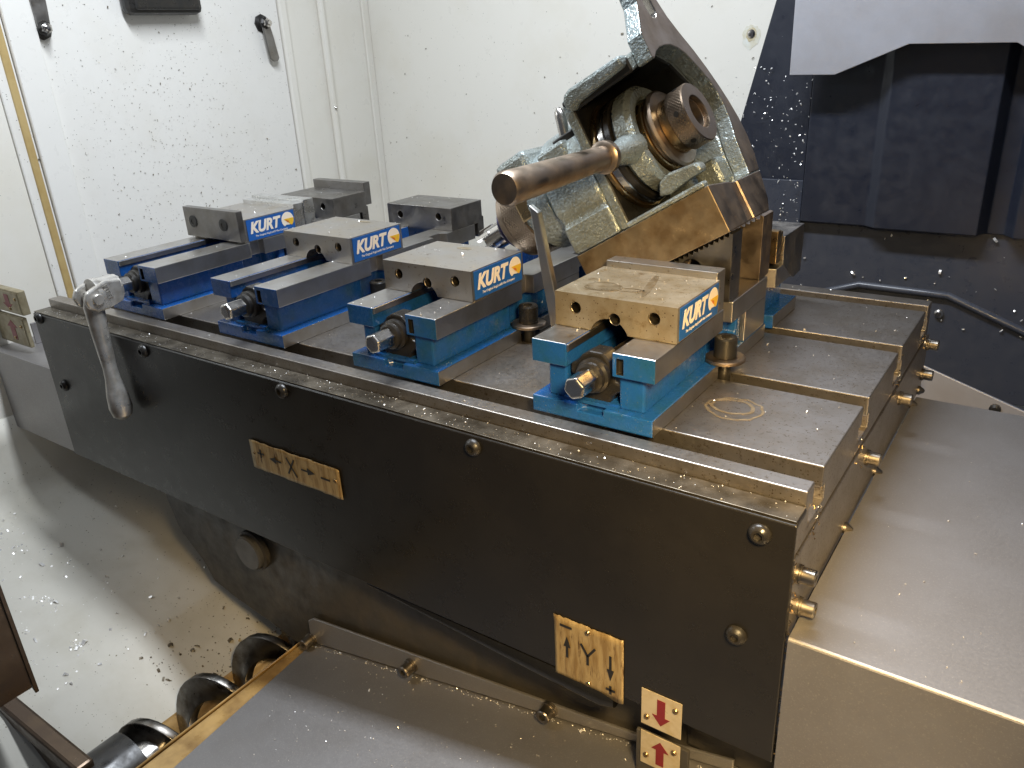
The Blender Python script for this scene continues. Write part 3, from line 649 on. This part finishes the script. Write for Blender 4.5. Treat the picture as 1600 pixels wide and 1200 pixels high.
stain(V[4], -108, 92, 129.35, 21, 14, 3); stain(V[4], -108, 92, 129.5, 24, 17, 4, 0.9)
stain(V[4], -62, 118, 129.4, 5, 44, 5, 0, 0.25); stain(V[4], -75, 92, 129.4, 17, 7, 6, 0.75, 0.2)
stain(V[3], -85, 176, 129.3, 14, 6, 7); stain(V[2], -70, 258, 129.3, 15, 5, 8)
stain(t, 48, 66, 310.35, 34, 30, 9, 0.9); stain(t, 44, 70, 310.4, 26, 20, 10, 0.82); stain(t, -120, 40, 310.35, 12, 6, 11, 0.4)
# hold-down bolts
BH = cut(lathe_me('bolt_head', [(13, 0), (14, 1), (14, 24), (12.5, 26), (0, 26)], M['darkm'], 26), [(lathe_me('c', [(7, 14), (7, 40)], M['darkm'], 6, False), (0, 0, 0), None)])
WS = hollow_me('washer', 9, 25, 0, 5, M['bronze'], 1.0, 36)
SH = lathe_me('shank', [(8, -40), (8, 0.5)], M['darkm'], 16)
def clamp_bolt(x, y, label):
    b = empty('clamp_bolt', (x, y, 20)); tag(b, label, 'bolt', 'socket head bolts with washers holding the vises')
    link('washer', WS, b, (0, 0, 0.4)); link('head', BH, b, (0, 0, 5.4)); link('shank', SH, b, (0, 0, 0))
clamp_bolt(2, 153, 'socket bolt and rusty washer at the right side of the nearest vise')
clamp_bolt(-289, 153, 'socket bolt and washer at the right side of the second nearest vise')
clamp_bolt(-580, 153, 'socket bolt at the right side of the third vise')

# crank handle on the far vise
k = empty('crank_handle', (-955, -83, 55)); tag(k, 'plated steel crank handle hanging from the farthest vise screw', 'handle')
lathe('socket', [(19, 0), (22, 2), (22, 30), (24, 36), (24, 44)], M['crank'], (0, 10, 0), (0, -1, 0), k, 30)
for s in (-1, 1):
    ear = prism('fork', [(18, 16), (-6, 20), (-26, 14), (-40, 8), (-46, -4), (-42, -18), (-30, -26), (-10, -26), (18, -18)], 'x', s * 12, s * 22, M['crank'], k, 3)
    ear.location = Vector((0, -12, 0)) * S
lathe('pivot_pin', [(8, -26), (9, -25), (9, 25), (8, 26)], M['crank'], (0, -38, -6), (1, 0, 0), k, 20)
tube('grip', [(0, -36, 4), (2, -38, -20), (5, -40, -60), (9, -42, -100), (12, -43, -125), (14, -44, -142), (19, -46, -170), (22, -47, -192), (24, -48, -206), (25, -48, -212)],
     [11, 15.5, 14, 12, 11, 12, 17, 18.5, 15, 6], M['crank'], k, 24)
tx = text_me('raised_letters', 'KURT', 10, M['crank'], 0, 0.3, 0.8); fit(tx, 24, 9)
o = link('raised_letters', tx, k, (22.3, -27, 12)); o.rotation_euler = (ROT_X.to_matrix() @ Matrix.Rotation(R(-75), 3, 'Z')).to_euler()

# ------------------------------------------------------------------ collet indexer (local X along the spindle, Z square to its base)
ix = empty('collet_indexer', (0, 151, 180), (0, -R(30), 0)); tag(ix, 'tilted grey cast collet indexer with brown lever clamped in the nearest vise', 'indexing fixture')
CY, CB = 72, 146
# base block, hollow under the opening
bm_ = prism_me('base', [(0, 0), (137, 0), (151, 14), (165, 46), (165, 52), (81, 52), (9, 59.5), (0, 60)], 'x', -204, 0.5, [M['rustface'], M['cast'], M['bronze']])
for p in bm_.polygons:
    if p.normal.x > .5: p.material_index = 2
    elif p.normal.z > .5: p.material_index = 1
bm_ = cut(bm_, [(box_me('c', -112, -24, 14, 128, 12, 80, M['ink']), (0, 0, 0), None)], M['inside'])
bm_ = cut(bm_, [(box_me('c', -2.5, 5, 62, 84, -5, 80, M['bronze']), (0, 0, 0), None)], M['bronze'])
bev(link('base', bm_, ix), 1.5)
box('base_rim', -118, -3, -0.8, 13, 60.2, 67, M['cast'], ix, 3)
# end flange in the Y-Z plane
outer = [(166.5, 52.5), (176, 75), (181, 100), (180, 125), (174, 150), (166, 172), (154, 198), (139, 224), (121, 249), (108, 270), (100, 292), (96, 318), (48, 318), (44, 290), (16, 250), (14, 219)]
inner = [(22, 219), (32, 226), (46, 231), (62, 233), (78, 233), (95, 228), (108, 221), (121, 208), (134, 193), (144, 180), (150, 164), (152, 147), (150, 130), (145, 116), (139, 102), (134, 80), (132, 62), (128, 52.5)]
fm = prism_me('end_flange', outer + inner, 'x', -20, 0.5, [M['bronze'], M['cast']])
for p in fm.polygons:
    if p.normal.x < 0.5: p.material_index = 1
slot = prism_me('c', [(60, 330), (60, 280)] + arc(71, 280, 11, 180, 360, 12) + [(82, 330)], 'x', -40, 40, M['chrome'])
fm = cut(fm, [(slot, (0, 0, 0), None)], M['chrome'])
bev(link('end_flange', fm, ix), 1.5)
# shell behind and over the opening
so = [(1, 236), (30, 243), (62, 246), (95, 241), (122, 226), (146, 200), (160, 172), (165, 147), (163, 128), (152, 100), (146, 60), (146, 4)]
si = [(128, 4), (130, 60), (139, 102), (150, 130), (152, 147), (149, 164), (133, 192), (107, 219), (78, 231), (46, 229), (22, 222), (2, 216)]
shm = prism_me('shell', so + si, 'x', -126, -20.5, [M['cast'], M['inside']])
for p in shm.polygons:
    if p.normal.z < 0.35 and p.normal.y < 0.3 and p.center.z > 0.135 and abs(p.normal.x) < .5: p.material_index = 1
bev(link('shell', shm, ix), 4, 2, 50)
prism('rim', [(-112, 216), (-118, 222), (-119, 232), (-113, 240), (-104, 243), (-24, 240), (-24, 226), (-60, 224), (-100, 222)], 'y', -8, 16, M['cast'], ix, 5, ang=40)
box('bulge', -60, -21, 108, 140, 53, 92, M['cast'], ix, 9)
# closed wall at the bearing end, with the bearing barrel
wl = [(0, 61), (0, 216), (2, 232), (30, 240), (62, 243), (95, 238), (122, 222), (146, 196), (158, 168), (162, 147), (152, 100), (146, 61)]
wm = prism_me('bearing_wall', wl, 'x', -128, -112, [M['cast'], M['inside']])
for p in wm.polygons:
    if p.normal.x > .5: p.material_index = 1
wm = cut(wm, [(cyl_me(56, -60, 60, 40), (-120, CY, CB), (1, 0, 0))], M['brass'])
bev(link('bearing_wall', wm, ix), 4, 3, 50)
bp_ = [(-2, 61)] + arc(CY, CB, 74, 180, 0, 24) + [(146, 61)]
bp_ = [(-2, 61), (-2, 96), (4, 104), (-3, 118)] + arc(CY, CB, 74, 178, 0, 24) + [(146, 61)]
wm = cut(prism_me('barrel', bp_, 'x', -204, -127.5, M['cast']), [(cyl_me(52, -70, 90, 40), (-160, CY, CB), (1, 0, 0))], M['darkm'])
bev(link('barrel', wm, ix), 5, 3, 40)
# spindle, left to right along local X
def sp(name, r0, r1, a0, a1, m, c=1.2, n=56):
    o = link(name, hollow_me(name, r0, r1, 0, a1 - a0, m, c, n), ix, (a0, CY, CB)); o.rotation_euler = frame((1, 0, 0)).to_euler(); return o
sp('bearing_flange', 22, 74, -111.8, -105, M['brass'])
sp('index_ring', 22, 71, -105, -95, M['chrome'])
sp('index_ring', 22, 70, -95, -85.5, M['darkm'])
sp('sleeve', 20, 47, -80, -52, M['brass'])
sp('thrust_collar', 20, 44, -52, -40, M['bronze'])
sp('thrust_disc', 20, 51, -46, -38, M['bronze'], 3)
sp('neck', 20, 35, -38, -24, M['brass'])
nut = sp('knurled_nut', 21, 38, -25, 0, M['knurl'], 1.4)
for a in range(20, 380, 60):
    h = lathe('pin_hole', [(3.6, 0), (3.6, 1.0), (0, 1.05)], M['ink'], (37.4 * math.cos(R(a)), 37.4 * math.sin(R(a)), 13), (math.cos(R(a)), math.sin(R(a)), 0), nut, 16)
sp('draw_tube', 18, 20.8, -340, -6, M['bronze'], 0.5)
# closer yoke with its handle boss
yk = hollow_me('yoke', 50, 70, 0, 29, M['cast'], 6, 48)
yo = link('yoke', yk, ix, (-85, CY, CB)); yo.rotation_euler = frame((1, 0, 0)).to_euler()
tube('yoke_arm', [(-73, CY - 56, CB - 2), (-72, CY - 72, CB - 3), (-71, CY - 92, CB - 4), (-71, CY - 126, CB - 4)], [21, 18, 14.5, 12], M['cast'], ix, 20)
prism('pivot_link', [(-70, 76), (-62, 92), (-46, 96), (-10, 91), (-6, 86), (-6, 78), (-34, 76), (-56, 72)], 'y', 18, 36, M['cast'], ix, 4)
tube('handle_collar', [(-71, -50, 142), (-71, -53, 142), (-71, -61, 142), (-71, -64, 142)], [15, 19, 19, 15], M['bronze'], ix, 26)
tube('handle', [(-71, -64, 142), (-71, -240, 139), (-71, -257, 139), (-71, -261, 139)], [13.5, 17, 17.5, 15], M['bronze'], ix, 30)
# index plunger
tube('plunger', [(-158, 24, 186), (-150, 30, 229), (-149, 31, 236), (-148.6, 31.4, 240)], [7.5, 7.5, 6.5, 2.5], M['chrome'], ix, 18)
box('plunger_block', -172, -136, 18, 30, 186, 206, M['darkm'], ix, 2)
box('clamp_lug', -196, -150, 4, 40, 176, 200, M['cast'], ix, 5)
# rear collars and collet nose
sp('rear_casting', 40, 66, -262, -204, M['cast'], 8)
box('rear_lug', -282, -225, CY - 46, CY + 30, CB + 42, CB + 78, M['cast'], ix, 9)
sp('knurled_ring', 30, 60, -296, -262, M['knurl'], 2)
sp('dial_ring', 30, 54, -312, -296, M['bronze'], 4)
sp('collet_cap', 20, 34, -338, -312, M['purple'], 10)
sp('collet_stub', 11, 19, -376, -338, M['chrome'], 2)
for a in range(0, 360, 60):
    prism('prong', [(15, -4), (21, -3), (21, 3), (15, 4)], 'z', 0, 26, M['chrome'], ix, 0.5).location = Vector((0, 0, 0))
for o in [c_ for c_ in ix.children if c_.name.startswith('prong')]:
    i = int(o.name.split('.')[1]) if '.' in o.name else 0
    o.location = Vector((-388, CY, CB)) * S
    o.rotation_euler = (frame((1, 0, 0)) @ Matrix.Rotation(R(60 * i), 3, 'Z')).to_euler()
box('clamp_pad', -262, -240, CY - 66, CY - 48, CB - 12, CB + 18, M['brass'], ix, 3)
# long flat lever hanging from the rear collar (built upright in world directions)
lv = prism('rear_lever', [(-242, 205), (-229, 196), (-196, 40), (-196, 2), (-214, 2), (-214, 40)], 'y', 96, 106, M['steel_v'], None, 1.2)
bpy.context.view_layer.update()
lv.parent = ix; lv.matrix_parent_inverse = ix.matrix_world.inverted()

# step blocks under the indexer
def step_block(y0, y1, label):
    s = empty('step_block', (-4, y0, 88.4)); tag(s, label, 'step block', 'serrated step blocks under the indexer')
    pts = [(0, 0), (0, 84)]
    n = 21
    for i in range(n):
        x = -2 - i * 6.3; z = 84 - i * 3.64
        pts += [(x - 2.6, z + 1.2), (x - 2.8, z - 4.0), (x - 6.3, z - 4.2)]
    pts += [(-140, 0)]
    m_ = cut(prism_me('block', pts, 'y', 0, y1 - y0, M['jawdark'] if y0 < 200 else M['bronze']), [(cyl_me(15, -5, 80), (-50, 0, 34), (0, 1, 0))])
    bev(link('block', m_, s), 0.5)
step_block(172, 205, 'front serrated step block wedged under the tilted indexer')
step_block(281, 320, 'rear serrated step block wedged under the tilted indexer')
o = tube('wrapping_scrap', [(-196, 168, 96), (-186, 172, 99), (-176, 170, 94), (-168, 176, 98)], [4, 7, 6, 3], M['goo'], None, 10)
tag(o, 'crumpled blue wrapping scrap behind the nearest vise jaw', 'scrap')

# ------------------------------------------------------------------ chips
def chips(name, label, n, place, m, smin=1.0, smax=3.2, seed=1):
    rr = random.Random(seed); v = []; f = []
    for _ in range(n):
        p, nrm = place(rr)
        p = Vector(p); nrm = Vector(nrm).normalized()
        F = frame(nrm); a = rr.uniform(0, 6.28); s = rr.uniform(smin, smax) * (2.0 if rr.random() < .06 else 1)
        ux = F @ Vector((math.cos(a), math.sin(a), rr.uniform(-.2, .4))); uy = F @ Vector((-math.sin(a), math.cos(a), rr.uniform(-.2, .5)))
        k = len(v); L_, W_, T_ = s, s * rr.uniform(.2, .6), s * .18; bend = nrm * s * rr.uniform(0, .5)
        c0 = p + nrm * T_
        for q, e in ((-1, 0), (0, 1), (1, 0)):
            for wv_ in (-.5, .5):
                v.append(c0 + ux * L_ * .5 * q + uy * W_ * wv_ + bend * e)
                v.append(c0 + ux * L_ * .5 * q + uy * W_ * wv_ + bend * e + nrm * T_)
        for j in (0, 1):
            b = k + j * 4
            f += [(b, b + 4, b + 6, b + 2), (b + 1, b + 3, b + 7, b + 5), (b, b + 1, b + 5, b + 4), (b + 2, b + 6, b + 7, b + 3)]
        f += [(k, k + 2, k + 3, k + 1), (k + 8, k + 9, k + 11, k + 10)]
    o = link(name, mesh(name, v, f, m)); tag(o, label, None, None, 'stuff'); return o
def on_rects(rects):
    wts = [abs((b - a) * (d_ - c_)) for a, b, c_, d_, z in rects]
    def pl(rr):
        a, b, c_, d_, z = rr.choices(rects, wts)[0]
        return (rr.uniform(a, b), rr.uniform(c_, d_), z), (0, 0, 1)
    return pl
lands = [(XL, XR, -72, -53, 0), (XL, XR, -17, 138, 0), (XL, XR, 168, 326, 0), (XL, XR, 356, 515, 0), (XL, XR, 546, 572, 0)]
chips('metal_chips', 'tiny bright metal chips scattered over the table lands', 260, on_rects(lands), M['chip'], 0.6, 1.8, 1)
chips('metal_chips', 'tiny chips along the ledge of the front cover', 340, on_rects([(XL, XR, -102, -75, -15.3)]), M['chip'], 0.5, 1.6, 2)
def pan_pl(rr):
    x = -1470 + 520 * rr.random() ** 0.8; y = rr.gauss(-230, 130)
    z = -493 - (x + 1425) * .2108 if x > -1425 else -488
    return (x, y, z + .3), (0.21, 0, 1)
cl = [(rnd.uniform(-1420, -960), rnd.uniform(-330, -140)) for _ in range(16)]
def pan_cl(rr):
    (p, q) = pan_pl(rr)
    if rr.random() < .45:
        cx_, cy_ = rr.choice(cl); x = cx_ + rr.gauss(0, 9); return (x, cy_ + rr.gauss(0, 8), -493 - (x + 1425) * .2108 + .6), q
    return p, q
chips('metal_chips', 'curled bright chips lying on the white chip pan', 620, pan_cl, M['chip'], 1.5, 6.5, 3)
def trough_pl(rr):
    x = -945 + 133 * rr.random(); z = -622 - (x + 948) * .5
    return (x, rr.uniform(-250, 260), z + .3), (.45, 0, 1)
chips('dirty_chips', 'dark dirty chips along the auger trough', 1500, lambda rr: ((lambda u: (( -828 - 100 * u ** 2.5, rr.uniform(-220, 300), -597 - (-828 - 100 * u ** 2.5 + 950) * .586 + .6), (.5, 0, 1)))(rr.random())), M['chipdirt'], 1.2, 5, 4)
def ap_pl(rr):
    x = rr.uniform(-560, 100); return (x, rr.uniform(-480, -66), az(x) + .3), (-.2, 0, 1)
chips('metal_chips', 'fine bright chips on the grey apron', 420, ap_pl, M['chip'], 0.6, 2.2, 5)
chips('metal_chips', 'fine chips caught along the apron flange', 200, lambda rr: ((lambda x: ((x, rr.uniform(-76, -69), az(x) + .8), (-.2, -.4, 1)))(rr.uniform(-620, 100))), M['chip'], 0.8, 2.6, 6)
chips('metal_chips', 'sparse chips on the right way cover', 45, on_rects([(176, 500, -95, 460, -142.8)]), M['chip'], 0.8, 2.2, 7)
chips('metal_chips', 'white chips stuck to the column cover', 190, lambda rr: ((lambda q: ((-100 - 15 - 190 * q, 851 + 66 * q, rr.uniform(40, 330)), (-.3, -1, .1)))(rr.random() ** 1.3)), M['chip'], 1.0, 4.0, 8)
chips('metal_chips', 'few chips stuck to the dark panels behind the table', 60, lambda rr: (((rr.uniform(-100, 320), 848 if rr.random() < .4 else 879, 0), (0, -1, 0)) if False else ((rr.uniform(-300, 330), 865.3, rr.uniform(-140, 100)), (0, -1, .1))), M['chip'], 1.2, 5.0, 9)
tops = [(x - 150, x - 2, y, y + 115, 129.1) for x, y in ((0, 9), (-293, 33), (-586, 108), (-879, 137))] + [(x + a, x + b, -40, 130, 88.1) for x in (0, -293, -586, -879) for a, b in ((-150, -108), (-48, -2))] + [(x - 150, x - 2, 360, 440, 129.1) for x in (-586, -879)]
chips('metal_chips', 'tiny chips dusted over the vises', 200, on_rects(tops), M['chip'], 0.7, 2.2, 10)
def end_pl(rr):
    return (XR + 2.2 if rr.random() < .5 else XR + 1.8, rr.choice((-40, 150, 340, 530)) + rr.gauss(0, 9), -50 + rr.gauss(0, 16)), (1, 0, .2)
chips('metal_chips', 'golden chips clinging to the table end', 70, end_pl, M['brass'], 1.2, 4, 11)
chips('metal_chips', 'chips clinging along the right edge of the front cover', 60, lambda rr: ((XR + 2.2, -104 + rr.gauss(0, 2), rr.uniform(-300, -60)), (1, -.3, 0)), M['brass'], 1.2, 4, 12)

def flat_pl(x, y, z, sy, sz, g=None):
    def pl(rr):
        if rr.random() < .7: return (x, y + rr.gauss(0, sy), z + rr.gauss(0, sz)), (1, 0, .05)
        return (x, rr.uniform(90, 800), rr.uniform(20, 520)), (1, 0, .05)
    return pl
chips('dirt_flakes', 'dark chips and dirt sprayed over the white access door', 900, flat_pl(WX + 9.2, 420, 200, 150, 130), M['chipdirt'], 0.7, 2.6, 20)
chips('dirt_flakes', 'sparse dark flakes on the white back wall', 90, lambda rr: ((rr.uniform(-1470, -330), WY - .2, rr.uniform(-20, 460)), (0, -1, .05)), M['chipdirt'], 1.2, 4.0, 21)
